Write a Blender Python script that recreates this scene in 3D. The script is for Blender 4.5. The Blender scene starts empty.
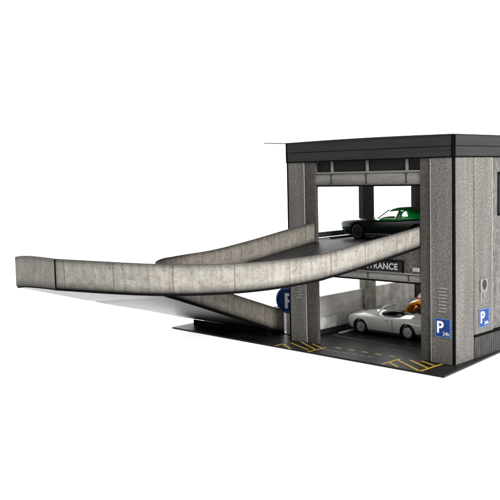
import bpy, bmesh, math, random
from mathutils import Vector, Matrix
random.seed(7)
S = bpy.context.scene
S.unit_settings.system = 'METRIC'
S.unit_settings.scale_length = 0.01          # one unit is one centimetre: this is a table-top model
COL = S.collection
PI = math.pi

# ------------------------------------------------------------------ materials
def new_mat(name):
    m = bpy.data.materials.new(name); m.use_nodes = True
    nt = m.node_tree
    return m, nt, nt.nodes['Principled BSDF']
def N(nt, t, **k):
    n = nt.nodes.new(t)
    for a, v in k.items():
        if a in n.inputs.keys(): n.inputs[a].default_value = v
        else: setattr(n, a, v)
    return n
def L(nt, a, b): nt.links.new(a, b)
def plain(name, col, rough=.5, metal=0, coat=0, spec=None):
    m, nt, b = new_mat(name)
    b.inputs['Base Color'].default_value = (*col, 1); b.inputs['Roughness'].default_value = rough
    b.inputs['Metallic'].default_value = metal; b.inputs['Coat Weight'].default_value = coat
    if spec is not None: b.inputs['Specular IOR Level'].default_value = spec
    tc = N(nt, 'ShaderNodeTexCoord'); n = N(nt, 'ShaderNodeTexNoise', Scale=3.0, Detail=6.0)
    L(nt, tc.outputs['Object'], n.inputs['Vector'])
    mr = N(nt, 'ShaderNodeMapRange'); mr.inputs['To Min'].default_value = rough*.85; mr.inputs['To Max'].default_value = min(1, rough*1.15)
    L(nt, n.outputs['Fac'], mr.inputs['Value']); L(nt, mr.outputs['Result'], b.inputs['Roughness'])
    return m
def ramp(nt, fac, stops):
    r = N(nt, 'ShaderNodeValToRGB'); e = r.color_ramp.elements
    while len(e) < len(stops): e.new(.5)
    for i, (p_, c) in enumerate(stops):
        e[i].position = p_; e[i].color = (*c, 1) if len(c) == 3 else c
    L(nt, fac, r.inputs['Fac']); return r
def mix(nt, fac, a, b, mode='MIX'):
    n = N(nt, 'ShaderNodeMix', data_type='RGBA', blend_type=mode)
    if isinstance(fac, (int, float)): n.inputs[0].default_value = fac
    else: L(nt, fac, n.inputs[0])
    for i, v in ((6, a), (7, b)):
        if isinstance(v, tuple): n.inputs[i].default_value = (*v, 1)
        else: L(nt, v, n.inputs[i])
    return n.outputs[2]

def stucco(name, base, contrast=.5, scale=11.0, streak=.25, warm=0.0):
    """roughcast concrete printed on card: fine light and dark grains, soft clouds, faint vertical runs"""
    m, nt, b = new_mat(name)
    tc = N(nt, 'ShaderNodeTexCoord')
    g = N(nt, 'ShaderNodeTexNoise', Scale=scale, Detail=3.0, Roughness=.75)
    L(nt, tc.outputs['Object'], g.inputs['Vector'])
    g2 = N(nt, 'ShaderNodeTexNoise', Scale=scale*.45, Detail=4.0, Roughness=.6)
    L(nt, tc.outputs['Object'], g2.inputs['Vector'])
    lo = tuple(c*(1-contrast) for c in base); hi = tuple(c*(1+contrast*1.1) for c in base)
    r = ramp(nt, g.outputs['Fac'], [(.36, lo), (.5, base), (.64, hi)])
    r2 = ramp(nt, g2.outputs['Fac'], [(.34, (.66,)*3), (.66, (1.28,)*3)])
    c1 = mix(nt, 1.0, r.outputs['Color'], r2.outputs['Color'], 'MULTIPLY')
    mp = N(nt, 'ShaderNodeMapping'); mp.inputs['Scale'].default_value = (1.6, 1.6, .16)
    L(nt, tc.outputs['Object'], mp.inputs['Vector'])
    s = N(nt, 'ShaderNodeTexNoise', Scale=1.3, Detail=5.0, Roughness=.6)
    L(nt, mp.outputs['Vector'], s.inputs['Vector'])
    r3 = ramp(nt, s.outputs['Fac'], [(.3, (1-streak,)*3), (.7, (1+streak*.6,)*3)])
    c2 = mix(nt, 1.0, c1, r3.outputs['Color'], 'MULTIPLY')
    L(nt, c2, b.inputs['Base Color'])
    b.inputs['Roughness'].default_value = .62; b.inputs['Specular IOR Level'].default_value = .12
    return m

def weathered(name, base, dark=.35):
    """cast concrete printed on the ramp walls; UV x runs along the wall in cm, y is 0..1 up the wall"""
    m, nt, b = new_mat(name)
    uv = N(nt, 'ShaderNodeUVMap', uv_map='UVMap')
    sep = N(nt, 'ShaderNodeSeparateXYZ'); L(nt, uv.outputs['UV'], sep.inputs[0])
    def noise(sx, sy, sc, det=6., ro=.62, dist=0.):
        mp = N(nt, 'ShaderNodeMapping'); mp.inputs['Scale'].default_value = (sx, sy, 1)
        L(nt, uv.outputs['UV'], mp.inputs['Vector'])
        n = N(nt, 'ShaderNodeTexNoise', Scale=sc, Detail=det, Roughness=ro, Distortion=dist)
        L(nt, mp.outputs['Vector'], n.inputs['Vector']); return n.outputs['Fac']
    cl = ramp(nt, noise(.7, .9, 1.1), [(.3, tuple(c*.76 for c in base)), (.5, base), (.7, tuple(c*1.2 for c in base))]).outputs['Color']
    st = ramp(nt, noise(5., .45, 1.2, 5.), [(.30, (.62, .60, .58)), (.5, (1, 1, 1)), (.7, (1.12, 1.12, 1.10))]).outputs['Color']
    c = mix(nt, .8, cl, st, 'MULTIPLY')
    gr = ramp(nt, noise(1, 1, 22., 3., .7), [(.36, (.70,)*3), (.52, (1,)*3), (.66, (1.12,)*3)]).outputs['Color']
    c = mix(nt, .7, c, gr, 'MULTIPLY')
    # brownish blotches and small dark pits
    bl = ramp(nt, noise(1.6, 2.2, 1.9, 7., .75, .8), [(.47, (0, 0, 0)), (.72, (1, 1, 1))]).outputs['Color']
    c = mix(nt, bl, c, mix(nt, .75, c, (base[0]*.42, base[1]*.34, base[2]*.28)))
    pit = ramp(nt, noise(3.2, 3.4, 3.0, 2., .5), [(.60, (0, 0, 0)), (.72, (1, 1, 1))]).outputs['Color']
    c = mix(nt, pit, c, mix(nt, .45, c, (.03, .025, .02)))
    # hairline cracks
    vo = N(nt, 'ShaderNodeTexVoronoi', feature='DISTANCE_TO_EDGE', Scale=.75)
    mpc = N(nt, 'ShaderNodeMapping'); mpc.inputs['Scale'].default_value = (1.1, .75, 1)
    dn = N(nt, 'ShaderNodeTexNoise', Scale=2.2, Detail=5.)
    L(nt, uv.outputs['UV'], dn.inputs['Vector'])
    ad = N(nt, 'ShaderNodeVectorMath', operation='MULTIPLY_ADD'); ad.inputs[1].default_value = (.7, .7, 0)
    L(nt, dn.outputs['Color'], ad.inputs[0]); L(nt, uv.outputs['UV'], ad.inputs[2])
    L(nt, ad.outputs[0], mpc.inputs['Vector']); L(nt, mpc.outputs[0], vo.inputs['Vector'])
    ck = ramp(nt, vo.outputs['Distance'], [(.002, (1, 1, 1)), (.013, (0, 0, 0))]).outputs['Color']
    gate = ramp(nt, noise(.5, .8, 1.4, 2.), [(.50, (0, 0, 0)), (.58, (.8, .8, .8))]).outputs['Color']
    ck = mix(nt, 1.0, ck, gate, 'MULTIPLY')
    c = mix(nt, ck, c, mix(nt, .62, c, (.02, .018, .016)))
    # casting joints every 2.6 cm, slightly irregular
    wv = N(nt, 'ShaderNodeMath', operation='MULTIPLY_ADD'); wv.inputs[1].default_value = .09
    L(nt, noise(.3, 3., 2., 3.), wv.inputs[0]); L(nt, sep.outputs['X'], wv.inputs[2])
    fm = N(nt, 'ShaderNodeMath', operation='PINGPONG'); fm.inputs[1].default_value = 1.3
    L(nt, wv.outputs[0], fm.inputs[0])
    jt = ramp(nt, fm.outputs[0], [(.012, (1, 1, 1)), (.035, (0, 0, 0))]).outputs['Color']
    c = mix(nt, jt, c, mix(nt, .6, c, (.03, .027, .024)))
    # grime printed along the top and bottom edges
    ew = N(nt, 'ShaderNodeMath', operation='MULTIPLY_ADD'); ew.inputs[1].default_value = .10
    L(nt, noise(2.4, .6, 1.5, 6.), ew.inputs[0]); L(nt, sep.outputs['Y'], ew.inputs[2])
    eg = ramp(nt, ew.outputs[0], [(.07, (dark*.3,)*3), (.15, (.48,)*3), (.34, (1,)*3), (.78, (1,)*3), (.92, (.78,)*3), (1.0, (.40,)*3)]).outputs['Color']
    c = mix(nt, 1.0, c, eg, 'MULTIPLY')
    L(nt, c, b.inputs['Base Color'])
    b.inputs['Roughness'].default_value = .6; b.inputs['Specular IOR Level'].default_value = .12
    return m

def asphalt(name, base=.018, rough=.42):
    m, nt, b = new_mat(name)
    tc = N(nt, 'ShaderNodeTexCoord')
    n = N(nt, 'ShaderNodeTexNoise', Scale=18., Detail=4., Roughness=.7); L(nt, tc.outputs['Object'], n.inputs['Vector'])
    n2 = N(nt, 'ShaderNodeTexNoise', Scale=.5, Detail=6., Roughness=.6); L(nt, tc.outputs['Object'], n2.inputs['Vector'])
    r = ramp(nt, n.outputs['Fac'], [(.35, (base*.55,)*3), (.52, (base, base, base*1.03)), (.7, (base*2.1, base*2.1, base*2.1))])
    r2 = ramp(nt, n2.outputs['Fac'], [(.3, (.6, .62, .62)), (.7, (1.6, 1.62, 1.58))])
    L(nt, mix(nt, 1.0, r.outputs['Color'], r2.outputs['Color'], 'MULTIPLY'), b.inputs['Base Color'])
    rr = N(nt, 'ShaderNodeMapRange'); rr.inputs['To Min'].default_value = rough*.7; rr.inputs['To Max'].default_value = rough*1.3
    L(nt, n2.outputs['Fac'], rr.inputs['Value']); L(nt, rr.outputs['Result'], b.inputs['Roughness'])
    b.inputs['Specular IOR Level'].default_value = .07
    return m

def striped_dark(name, base):
    """dark sheet cladding with thin horizontal printed lines"""
    m, nt, b = new_mat(name)
    tc = N(nt, 'ShaderNodeTexCoord')
    mp = N(nt, 'ShaderNodeMapping'); mp.inputs['Scale'].default_value = (.25, .25, 4)
    L(nt, tc.outputs['Object'], mp.inputs['Vector'])
    n = N(nt, 'ShaderNodeTexNoise', Scale=1.2, Detail=3.); L(nt, mp.outputs['Vector'], n.inputs['Vector'])
    n2 = N(nt, 'ShaderNodeTexNoise', Scale=16., Detail=3.); L(nt, tc.outputs['Object'], n2.inputs['Vector'])
    r = ramp(nt, n.outputs['Fac'], [(.35, tuple(c*.85 for c in base)), (.65, tuple(c*1.15 for c in base))])
    r2 = ramp(nt, n2.outputs['Fac'], [(.35, (.8,)*3), (.65, (1.2,)*3)])
    L(nt, mix(nt, 1., r.outputs['Color'], r2.outputs['Color'], 'MULTIPLY'), b.inputs['Base Color'])
    b.inputs['Roughness'].default_value = .55; b.inputs['Specular IOR Level'].default_value = .10
    return m

def ribbed(name, base):
    m, nt, b = new_mat(name)
    tc = N(nt, 'ShaderNodeTexCoord')
    w = N(nt, 'ShaderNodeTexWave', wave_type='BANDS', bands_direction='Y', Scale=1.35, Distortion=.3)
    w.inputs['Detail Scale'].default_value = 3.
    L(nt, tc.outputs['Object'], w.inputs['Vector'])
    r = ramp(nt, w.outputs['Fac'], [(.1, tuple(c*.55 for c in base)), (.5, base), (.95, tuple(c*1.25 for c in base))])
    n2 = N(nt, 'ShaderNodeTexNoise', Scale=2., Detail=8.); L(nt, tc.outputs['Object'], n2.inputs['Vector'])
    r2 = ramp(nt, n2.outputs['Fac'], [(.3, (.7,)*3), (.7, (1.25,)*3)])
    L(nt, mix(nt, 1., r.outputs['Color'], r2.outputs['Color'], 'MULTIPLY'), b.inputs['Base Color'])
    bp = N(nt, 'ShaderNodeBump', Strength=.5, Distance=.05); L(nt, w.outputs['Fac'], bp.inputs['Height']); L(nt, bp.outputs[0], b.inputs['Normal'])
    b.inputs['Roughness'].default_value = .6; b.inputs['Specular IOR Level'].default_value = .1
    return m

def mural(name):
    """blurred interior view printed on the low parapet: greys with pink and green clouds"""
    m, nt, b = new_mat(name)
    tc = N(nt, 'ShaderNodeTexCoord')
    n = N(nt, 'ShaderNodeTexNoise', Scale=.42, Detail=3., Distortion=.6); L(nt, tc.outputs['Object'], n.inputs['Vector'])
    r = ramp(nt, n.outputs['Fac'], [(.30, (.50, .53, .51)), (.44, (.43, .43, .42)), (.56, (.45, .43, .42)), (.72, (.58, .59, .58))])
    mp = N(nt, 'ShaderNodeMapping'); mp.inputs['Scale'].default_value = (1, 1, 5)
    L(nt, tc.outputs['Object'], mp.inputs['Vector'])
    n2 = N(nt, 'ShaderNodeTexNoise', Scale=.8, Detail=6.); L(nt, mp.outputs[0], n2.inputs['Vector'])
    r2 = ramp(nt, n2.outputs['Fac'], [(.3, (.8,)*3), (.7, (1.2,)*3)])
    L(nt, mix(nt, 1., r.outputs['Color'], r2.outputs['Color'], 'MULTIPLY'), b.inputs['Base Color'])
    b.inputs['Roughness'].default_value = .4
    return m

def worn_paint(name, col, under=(.02, .02, .02), amt=.5, scale=6.):
    m, nt, b = new_mat(name)
    tc = N(nt, 'ShaderNodeTexCoord')
    n = N(nt, 'ShaderNodeTexNoise', Scale=scale, Detail=6., Roughness=.7); L(nt, tc.outputs['Object'], n.inputs['Vector'])
    r = ramp(nt, n.outputs['Fac'], [(amt-.12, under), (amt+.04, col)])
    L(nt, r.outputs['Color'], b.inputs['Base Color']); b.inputs['Roughness'].default_value = .5
    return m

def glassy(name, col=(.93, .94, .935), rough=.03, mixf=.25):
    m, nt, b = new_mat(name)
    out = nt.nodes['Material Output']
    t = N(nt, 'ShaderNodeBsdfTransparent'); t.inputs['Color'].default_value = (*col, 1)
    g = N(nt, 'ShaderNodeBsdfGlossy', Roughness=rough)
    ms = N(nt, 'ShaderNodeMixShader'); ms.inputs[0].default_value = .10; L(nt, t.outputs[0], ms.inputs[1]); L(nt, g.outputs[0], ms.inputs[2])
    L(nt, ms.outputs[0], out.inputs['Surface'])
    return m

def car_paint(name, col, rough=.22, flake=0., coat=.8):
    m, nt, b = new_mat(name)
    b.inputs['Base Color'].default_value = (*col, 1); b.inputs['Roughness'].default_value = rough
    b.inputs['Metallic'].default_value = flake; b.inputs['Coat Weight'].default_value = coat; b.inputs['Coat Roughness'].default_value = .06
    tc = N(nt, 'ShaderNodeTexCoord'); n = N(nt, 'ShaderNodeTexNoise', Scale=5., Detail=3.); L(nt, tc.outputs['Object'], n.inputs['Vector'])
    bp = N(nt, 'ShaderNodeBump', Strength=.03, Distance=.05); L(nt, n.outputs['Fac'], bp.inputs['Height']); L(nt, bp.outputs[0], b.inputs['Normal'])
    return m

M = {}
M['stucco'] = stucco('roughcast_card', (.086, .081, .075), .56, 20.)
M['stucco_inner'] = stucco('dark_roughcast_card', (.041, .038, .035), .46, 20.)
M['stucco_lintel'] = stucco('dark_lintel_card', (.052, .047, .043), .45, 14.)
M['recess'] = stucco('smooth_concrete_card', (.078, .076, .072), .25, 8.)
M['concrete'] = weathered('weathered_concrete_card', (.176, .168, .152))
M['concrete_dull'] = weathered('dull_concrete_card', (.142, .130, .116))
M['asphalt'] = asphalt('asphalt_card', .0075, .40)
M['deck'] = asphalt('deck_asphalt_card', .011, .42)
M['fascia'] = striped_dark('charcoal_cladding_card', (.013, .013, .0135))
M['black'] = plain('black_card_edge', (.002, .002, .002), .7, spec=.02)
M['under_card'] = plain('glossy_dark_underside_card', (.010, .010, .010), .30, spec=.17)
M['edge_light'] = plain('pale_card_edge', (.20, .19, .18), .6, spec=.1)
M['ribbed'] = ribbed('ribbed_dado_card', (.028, .028, .027))
M['beam'] = striped_dark('grey_beam_card', (.125, .121, .113))
M['mullion'] = plain('grey_mullion_card', (.13, .126, .12), .6, spec=.1)
M['void'] = plain('black_window_card', (.012, .012, .012), .6, spec=.04)
M['mural'] = mural('printed_parapet_card')
M['kerb'] = stucco('pale_kerb_card', (.46, .48, .47), .10, 3.)
M['line'] = worn_paint('worn_white_line', (.11, .12, .11), (.025, .027, .026), .45, 5.)
M['yellow'] = worn_paint('worn_yellow_line', (.34, .215, .015), (.05, .035, .008), .42, 5.)
M['yellow_dim'] = worn_paint('faded_yellow_line', (.20, .19, .04), (.03, .03, .02), .42, 4.)
M['sign_blue'] = plain('sign_blue', (.006, .026, .125), .45, spec=.1)
M['sign_blue_dark'] = plain('sign_navy', (.003, .012, .065), .45, spec=.1)
M['sign_white'] = plain('sign_white', (.50, .50, .49), .5, spec=.1)
M['sign_rim'] = plain('sign_rim_light_blue', (.07, .13, .27), .5, spec=.1)
M['cream'] = plain('sign_cream', (.33, .32, .29), .5, spec=.1)
M['sign_dark'] = plain('sign_charcoal', (.008, .008, .0085), .5, spec=.08)
M['letter'] = plain('letter_grey', (.26, .26, .25), .5, spec=.1)
M['grey_post'] = plain('post_grey', (.30, .31, .32), .4)
M['tyre'] = plain('tyre_rubber', (.010, .010, .010), .65)
M['chrome'] = plain('chrome', (.75, .75, .76), .12, 1)
M['rim_grey'] = plain('wheel_grey', (.62, .62, .63), .28, .6)
M['rim_dark'] = plain('wheel_dark', (.035, .038, .042), .35, .7)
M['plastic'] = plain('black_plastic', (.010, .010, .011), .4)
M['green'] = car_paint('dark_green_body', (.0004, .014, .0055), .2, .0, .0)
M['green_roof'] = car_paint('bright_green_roof', (.003, .50, .065), .3, .0, .4)  # roof coloured a far brighter green than the body
M['white_paint'] = car_paint('silver_white_paint', (.66, .69, .65), .2, .0)
M['orange'] = car_paint('orange_paint', (1.0, .42, .02), .2)
M['red'] = car_paint('red_paint', (.55, .02, .008), .2)
M['glass'] = glassy('car_glass')
M['lens'] = plain('lens_white', (.8, .8, .78), .12, 0, 1.)
M['amber'] = plain('lens_red', (.4, .02, .01), .15, 0, 1.)
M['rule_dark'] = plain('dark_printed_groove', (.020, .018, .017), .6, spec=.1)

# ------------------------------------------------------------------ geometry helpers
def finish(bm, name, mat, parent=None, smooth=False, bevel=0, segs=2):
    if bevel:
        bmesh.ops.bevel(bm, geom=bm.edges[:], offset=bevel, segments=segs, affect='EDGES', profile=.6)
    bmesh.ops.recalc_face_normals(bm, faces=bm.faces[:])
    me = bpy.data.meshes.new(name); bm.to_mesh(me); bm.free()
    if smooth:
        for p in me.polygons: p.use_smooth = True
    o = bpy.data.objects.new(name, me); COL.objects.link(o)
    mats = mat if isinstance(mat, (list, tuple)) else [mat]
    for m in mats: me.materials.append(m)
    if parent is not None: o.parent = parent
    return o
def box_bm(bm, x0, x1, y0, y1, z0, z1):
    vs = [bm.verts.new((x, y, z)) for x in (x0, x1) for y in (y0, y1) for z in (z0, z1)]
    for f in ((0, 1, 3, 2), (4, 6, 7, 5), (0, 4, 5, 1), (2, 3, 7, 6), (0, 2, 6, 4), (1, 5, 7, 3)):
        bm.faces.new([vs[i] for i in f])
def box(name, mat, parent, x0, x1, y0, y1, z0, z1, bevel=.015):
    bm = bmesh.new(); box_bm(bm, x0, x1, y0, y1, z0, z1)
    return finish(bm, name, mat, parent, bevel=bevel, segs=1)
def boxes(name, mat, parent, lst):
    bm = bmesh.new()
    for b in lst: box_bm(bm, *b)
    return finish(bm, name, mat, parent)
def empty(name, loc=(0, 0, 0), rz=0):
    o = bpy.data.objects.new(name, None); COL.objects.link(o); o.location = loc; o.rotation_euler = (0, 0, rz)
    o.empty_display_size = .5; return o
def tag(o, label=None, cat=None, group=None, kind=None):
    if label: o['label'] = label
    if cat: o['category'] = cat
    if group: o['group'] = group
    if kind: o['kind'] = kind
    return o
def prism(bm, poly, y0, y1, axis='y'):
    """extrude a polygon given in (x,z) between y0 and y1, or in (y,z) along x, or in (x,y) along z"""
    def P(a, b, c):
        return {'y': (a, c, b), 'x': (c, a, b), 'z': (a, b, c)}[axis]
    A = [bm.verts.new(P(a, b, y0)) for a, b in poly]; B = [bm.verts.new(P(a, b, y1)) for a, b in poly]
    n = len(poly)
    bm.faces.new(A); bm.faces.new(B[::-1])
    for i in range(n): bm.faces.new((A[i], A[(i+1) % n], B[(i+1) % n], B[i]))
def text(name, s, size, mat, parent, mtx, bold=0., extrude=.01, align='LEFT', sx=1., space=1.):
    cu = bpy.data.curves.new(name, 'FONT'); cu.body = s; cu.size = size; cu.extrude = extrude; cu.offset = bold
    cu.align_x = align; cu.space_character = space
    t = bpy.data.objects.new('tmp_text', cu); COL.objects.link(t)
    bpy.context.view_layer.update()
    me = bpy.data.meshes.new_from_object(t.evaluated_get(bpy.context.evaluated_depsgraph_get()))
    bpy.data.objects.remove(t)
    me.transform(Matrix.Diagonal((sx, 1, 1, 1))); me.transform(mtx)
    me.materials.clear(); me.materials.append(mat); me.name = name
    o = bpy.data.objects.new(name, me); COL.objects.link(o); o.parent = parent
    return o
FRONT = lambda x, y, z: Matrix.Translation((x, y, z)) @ Matrix.Rotation(PI/2, 4, 'X')                       # reads from -Y
SIDE = lambda x, y, z: Matrix.Translation((x, y, z)) @ Matrix.Rotation(PI/2, 4, 'Z') @ Matrix.Rotation(PI/2, 4, 'X')   # reads from +X

# ------------------------------------------------------------------ setting
bm = bmesh.new(); bmesh.ops.create_circle(bm, cap_ends=True, segments=96, radius=2500)
for v in bm.verts: v.co.z = -.12
floor_m = plain('glowing_white_floor', (.88, .88, .88), .9, spec=.1)            # white floor with an added glow that washes out shadows on it
floor_b = floor_m.node_tree.nodes['Principled BSDF']; floor_b.inputs['Emission Color'].default_value = (1, 1, 1, 1); floor_b.inputs['Emission Strength'].default_value = .65
fl = finish(bm, 'glowing_floor', floor_m); tag(fl, kind='structure')

FPL = [(-20.05, -1.31), (.75, -2.26), (.10, 4.6), (.06, 15.9), (-20.6, 15.9)]
bm = bmesh.new(); prism(bm, FPL, -.10, 0, 'z')
ground = finish(bm, 'asphalt_ground', [M['asphalt']]); tag(ground, kind='structure')
def flat(polys, name, mat, parent, z=.012, t=.006):
    bm = bmesh.new()
    for p in polys: prism(bm, p, z-t, z, 'z')
    return finish(bm, name, mat, parent)
def stroke(a, b, w):
    d = Vector((b[0]-a[0], b[1]-a[1])); n = Vector((-d.y, d.x)).normalized()*w/2
    return [(a[0]+n.x, a[1]+n.y), (a[0]-n.x, a[1]-n.y), (b[0]-n.x, b[1]-n.y), (b[0]+n.x, b[1]+n.y)]
flat([stroke((-3.0, -2.0), (-3.0, -.35), .13), stroke((-.66, -2.12), (-.66, -.1), .13)] +
     [stroke(a, b, .14) for a, b in (((-2.93, -1.45), (-2.05, -2.02)), ((-2.93, -.72), (-.78, -2.08)),
      ((-2.45, -.30), (-.74, -1.33)), ((-1.85, -.15), (-.74, -.68)))], 'yellow_hatching', M['yellow'], ground)
flat([stroke(a, b, .10) for a, b in (((-10.35, -.63), (-8.29, -1.55)), ((-10.08, -.06), (-7.94, -1.28)), ((-10.53, -1.13), (-9.27, -1.92)), ((-9.2, -.10), (-7.98, -.72)),
      ((-10.51, -1.80), (-10.53, -1.13)), ((-7.96, -1.95), (-7.92, -.4)))], 'yellow_hatching', M['yellow'], ground)
flat([stroke((-12.2, .5), (-11.5, .7), .09)], 'yellow_line', M['yellow'], ground)
for i in range(5): flat([stroke((-7.45+.9*i, -.15), (-7.05+.9*i, -.15), .16)], 'yellow_dash', M['yellow_dim'], ground)
flat([stroke((-9.9, 2.72), (-2.2, 2.1), .09), stroke((-9.9, 2.72), (-9.7, 6.6), .07)], 'white_bay_line', M['line'], ground)
random.seed(3)
sc_ = []
for i in range(22):   # worn, illegible painted lettering near the front edge
    x = -7.9+.17*i; sc_.append(stroke((x, -1.05-random.random()*.1), (x+random.uniform(-.08, .10), -.78-random.random()*.1), .04))
flat(sc_, 'worn_road_lettering', M['line'], ground)

# ------------------------------------------------------------------ parking garage
W, D, H = 10.98, 15.6, 11.5
G = empty('parking_garage')
tag(G, 'two-storey card model parking garage of grey roughcast concrete with a charcoal roof band', 'garage')
def pillar_front(x0, x1, side):
    """outer light strip and recessed dark inner strip"""
    if side > 0: lx0, lx1, dx0, dx1 = x0+.64, x1, x0, x0+.64
    else: lx0, lx1, dx0, dx1 = x0, x1-.77, x1-.77, x1
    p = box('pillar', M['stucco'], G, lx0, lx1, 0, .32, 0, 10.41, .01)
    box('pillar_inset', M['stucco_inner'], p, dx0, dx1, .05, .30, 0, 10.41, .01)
    e = dx1 if side > 0 else dx0
    box('pillar_edge_strip', M['edge_light'], p, e-.016, e+.016, -.012, .03, .02, 10.38, .003)
    return p
pR = pillar_front(-2.0, -.14, 1)
pL = pillar_front(-10.86, -8.9, -1)
# black folded corner strips
box('corner_strip', M['black'], pR, -.14, -.005, .005, .14, 0, 11.48, .01)
box('corner_strip', M['black'], pL, -10.98, -10.86, .005, .14, 0, 11.48, .01)
# vent slats low on both front pillars
def vents(x0, x1, z0, z1, n, parent):
    h = (z1-z0)/n; bm = bmesh.new()
    for i in range(n):
        z = z0+h*i; xo = .06*(i % 2)
        prism(bm, [(-.06, z+h*.30), (-.005, z+h*.62), (.02, z+h*.62), (.02, z+h*.22), (-.06, z+h*.22)], x0+xo, x1+xo-.06, 'x')
    return finish(bm, 'vent_slats', M['edge_light'], parent)
def vents_mat(o, m): o.data.materials[0] = m; return o
M['slat'] = plain('slat_grey', (.165, .155, .142), .6, spec=.1)
vents_mat(vents(-.93, -.45, 2.60, 3.95, 8, pR), M['slat'])
vents_mat(vents(-10.35, -9.95, 2.55, 3.85, 8, pL), M['slat'])
# right-hand side facade
sp = box('pillar', M['stucco'], G, -.9, -.004, .14, 1.90, 0, 10.41, .008)
sp2 = box('pillar', M['stucco'], G, -.9, -.004, 1.96, 3.80, 1.24, 10.41, .008)
box('pillar_groove', M['rule_dark'], sp, -.9, -.05, 1.88, 1.98, 0, 10.41, .0)
box('pillar_edge_strip', M['edge_light'], sp2, -.06, .006, 3.80, 3.845, 1.24, 10.41, .005)
dado = box('ribbed_dado', M['ribbed'], G, -.9, .002, 1.98, 15.2, 0, 1.10, .0)
box('dado_ledge', M['black'], dado, -.9, .03, 1.98, 15.2, 1.10, 1.24, .01)
# recessed bays with dark windows
bays = [(3.86, 7.4), (8.6, 12.2), (13.0, 15.2)]
for i, (a, b) in enumerate(bays):
    w = boxes('wall', M['recess'], G, [(-.5, -.14, a, b, 1.24, 7.3), (-.5, -.14, a, b, 9.6, 10.41),
                                       (-.5, -.14, a, a+.8, 7.3, 9.6), (-.5, -.14, b-.65, b, 7.3, 9.6)])
    for z0, z1 in ((7.3, 9.6),):
        f = boxes('window', M['black'], G, [(-.3, -.10, a+.78, a+.86, z0-.02, z1+.02), (-.3, -.10, b-.70, b-.60, z0-.02, z1+.02),
                                                (-.3, -.10, a+.86, b-.7, z0-.02, z0+.08), (-.3, -.10, a+.86, b-.7, z1-.08, z1+.02)])
        box('pane', M['void'], f, -.32, -.24, a+.8, b-.65, z0, z1, .0)
box('pillar', M['stucco'], G, -.9, -.004, 7.4, 8.6, 1.24, 10.41, .008)
box('pillar', M['stucco'], G, -.9, -.004, 12.2, 13.0, 1.24, 10.41, .008)
box('pillar', M['stucco'], G, -2.0, -.004, 15.2, 15.6, 0, 10.41, .008)
# left-hand side: open bays between pillars, low parapets
for y0, y1 in ((.33, 1.1), (6.9, 8.08), (12.9, 15.2)):
    box('pillar', M['stucco_inner'], G, -10.98, -10.62, y0, y1, 0, 10.41, .008)
box('pillar_cladding', stucco('greenish_pillar_card', (.24, .26, .23), .2, 4.), G, -10.99, -10.56, 6.88, 8.10, 0, 3.96, .008)
box('pillar', M['stucco'], G, -10.98, -9.0, 15.2, 15.6, 0, 10.41, .008)
box('lintel', M['stucco_lintel'], G, -10.94, -10.66, 1.1, 12.9, 9.55, 10.41, .01)
for y0, y1 in ((1.1, 6.9), (8.08, 12.9)):
    pp = box('parapet', M['mural'] if y0 < 5 else stucco('pale_parapet_card', (.63, .64, .63), .10, 2.), G, -10.96, -10.72, y0, y1, .0, 2.30, .01)
    box('parapet_kerb', M['kerb'], pp, -10.72, -10.60, y0, y1, .30, 1.02, .015)
    box('parapet_skirting', M['rule_dark'], pp, -10.72, -10.56, y0, y1, .0, .28, .01)
    box('parapet', M['stucco_lintel'], G, -10.96, -10.72, y0, y1, 5.90, 6.20, .01)
# rear side
box('parapet', M['stucco_lintel'], G, -9.0, -2.0, 15.3, 15.5, 5.9, 6.2, .01)
box('lintel', M['stucco_lintel'], G, -9.0, -2.0, 15.25, 15.5, 9.55, 10.41, .01)
# upper deck slab
sl = box('upper_deck', M['deck'], G, -10.66, -.92, .28, 15.2, 5.66, 5.88, .01)
for i in range(4): flat([stroke((-8.2+1.45*i, .9), (-7.9+1.45*i, .9), .13)], 'yellow_dash', M['yellow_dim'], sl, z=5.892)
flat([stroke((-10.2, 1.9), (-2.4, 1.9), .06)], 'white_bay_line', M['line'], sl, z=5.892)
M['bounce_card'] = plain('white_bounce_card', (.72, .72, .70), .8, spec=.1)  # white panels added inside to bounce light into the ground floor
box('ceiling_bounce_panel', M['bounce_card'], G, -10.6, -.92, .45, 15.1, 5.62, 5.655, .0)
box('wall_bounce_panel', M['bounce_card'], G, -.97, -.93, .45, 15.1, .02, 5.6, .0)
# front lintels -----------------------------------------------------------
def lintel(zb, zt, zt2, marks, y=.10):
    """rounded grey beam with mullion marks, dark band above"""
    x0, x1 = -8.9, -2.0
    bm = bmesh.new()
    prof = []
    for i in range(9):
        a = -PI/2+PI*i/8; prof.append((y+.16-.16*math.cos(a)*1.0, (zb+zt)/2+(zt-zb)/2*math.sin(a)))
    prof += [(y+.4, zt), (y+.4, zb)]
    prism(bm, prof, x0, x1, 'x')
    b_ = finish(bm, 'beam', M['beam'], G)
    [box('beam_joint', M['rule_dark'], b_, m-.03, m+.03, y-.012, y+.1, zb+.08, zt-.06, .0) for m in marks]
    box('beam_lip', M['mullion'], b_, x0, x1, y-.03, y+.02, zt-.02, zt+.05, .008)
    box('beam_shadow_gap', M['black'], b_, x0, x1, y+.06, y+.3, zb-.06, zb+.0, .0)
    return b_
b1 = lintel(9.06, 9.76, 10.41, (-7.78, -5.4, -2.86))
tb = box('window_band', M['void'], G, -8.9, -2.0, .30, .55, 9.80, 10.41, .0)
[box('window_mullion', M['mullion'], tb, m-.06, m+.06, .20, .32, 9.81, 10.41, .0) for m in (-7.82, -5.42, -2.9)]
b2 = lintel(3.98, 4.42, 5.6, (-7.7, -5.35, -2.75))
lt = box('lintel', M['stucco_lintel'], G, -8.9, -2.0, .12, .30, 4.475, 5.88, .0)
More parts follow.
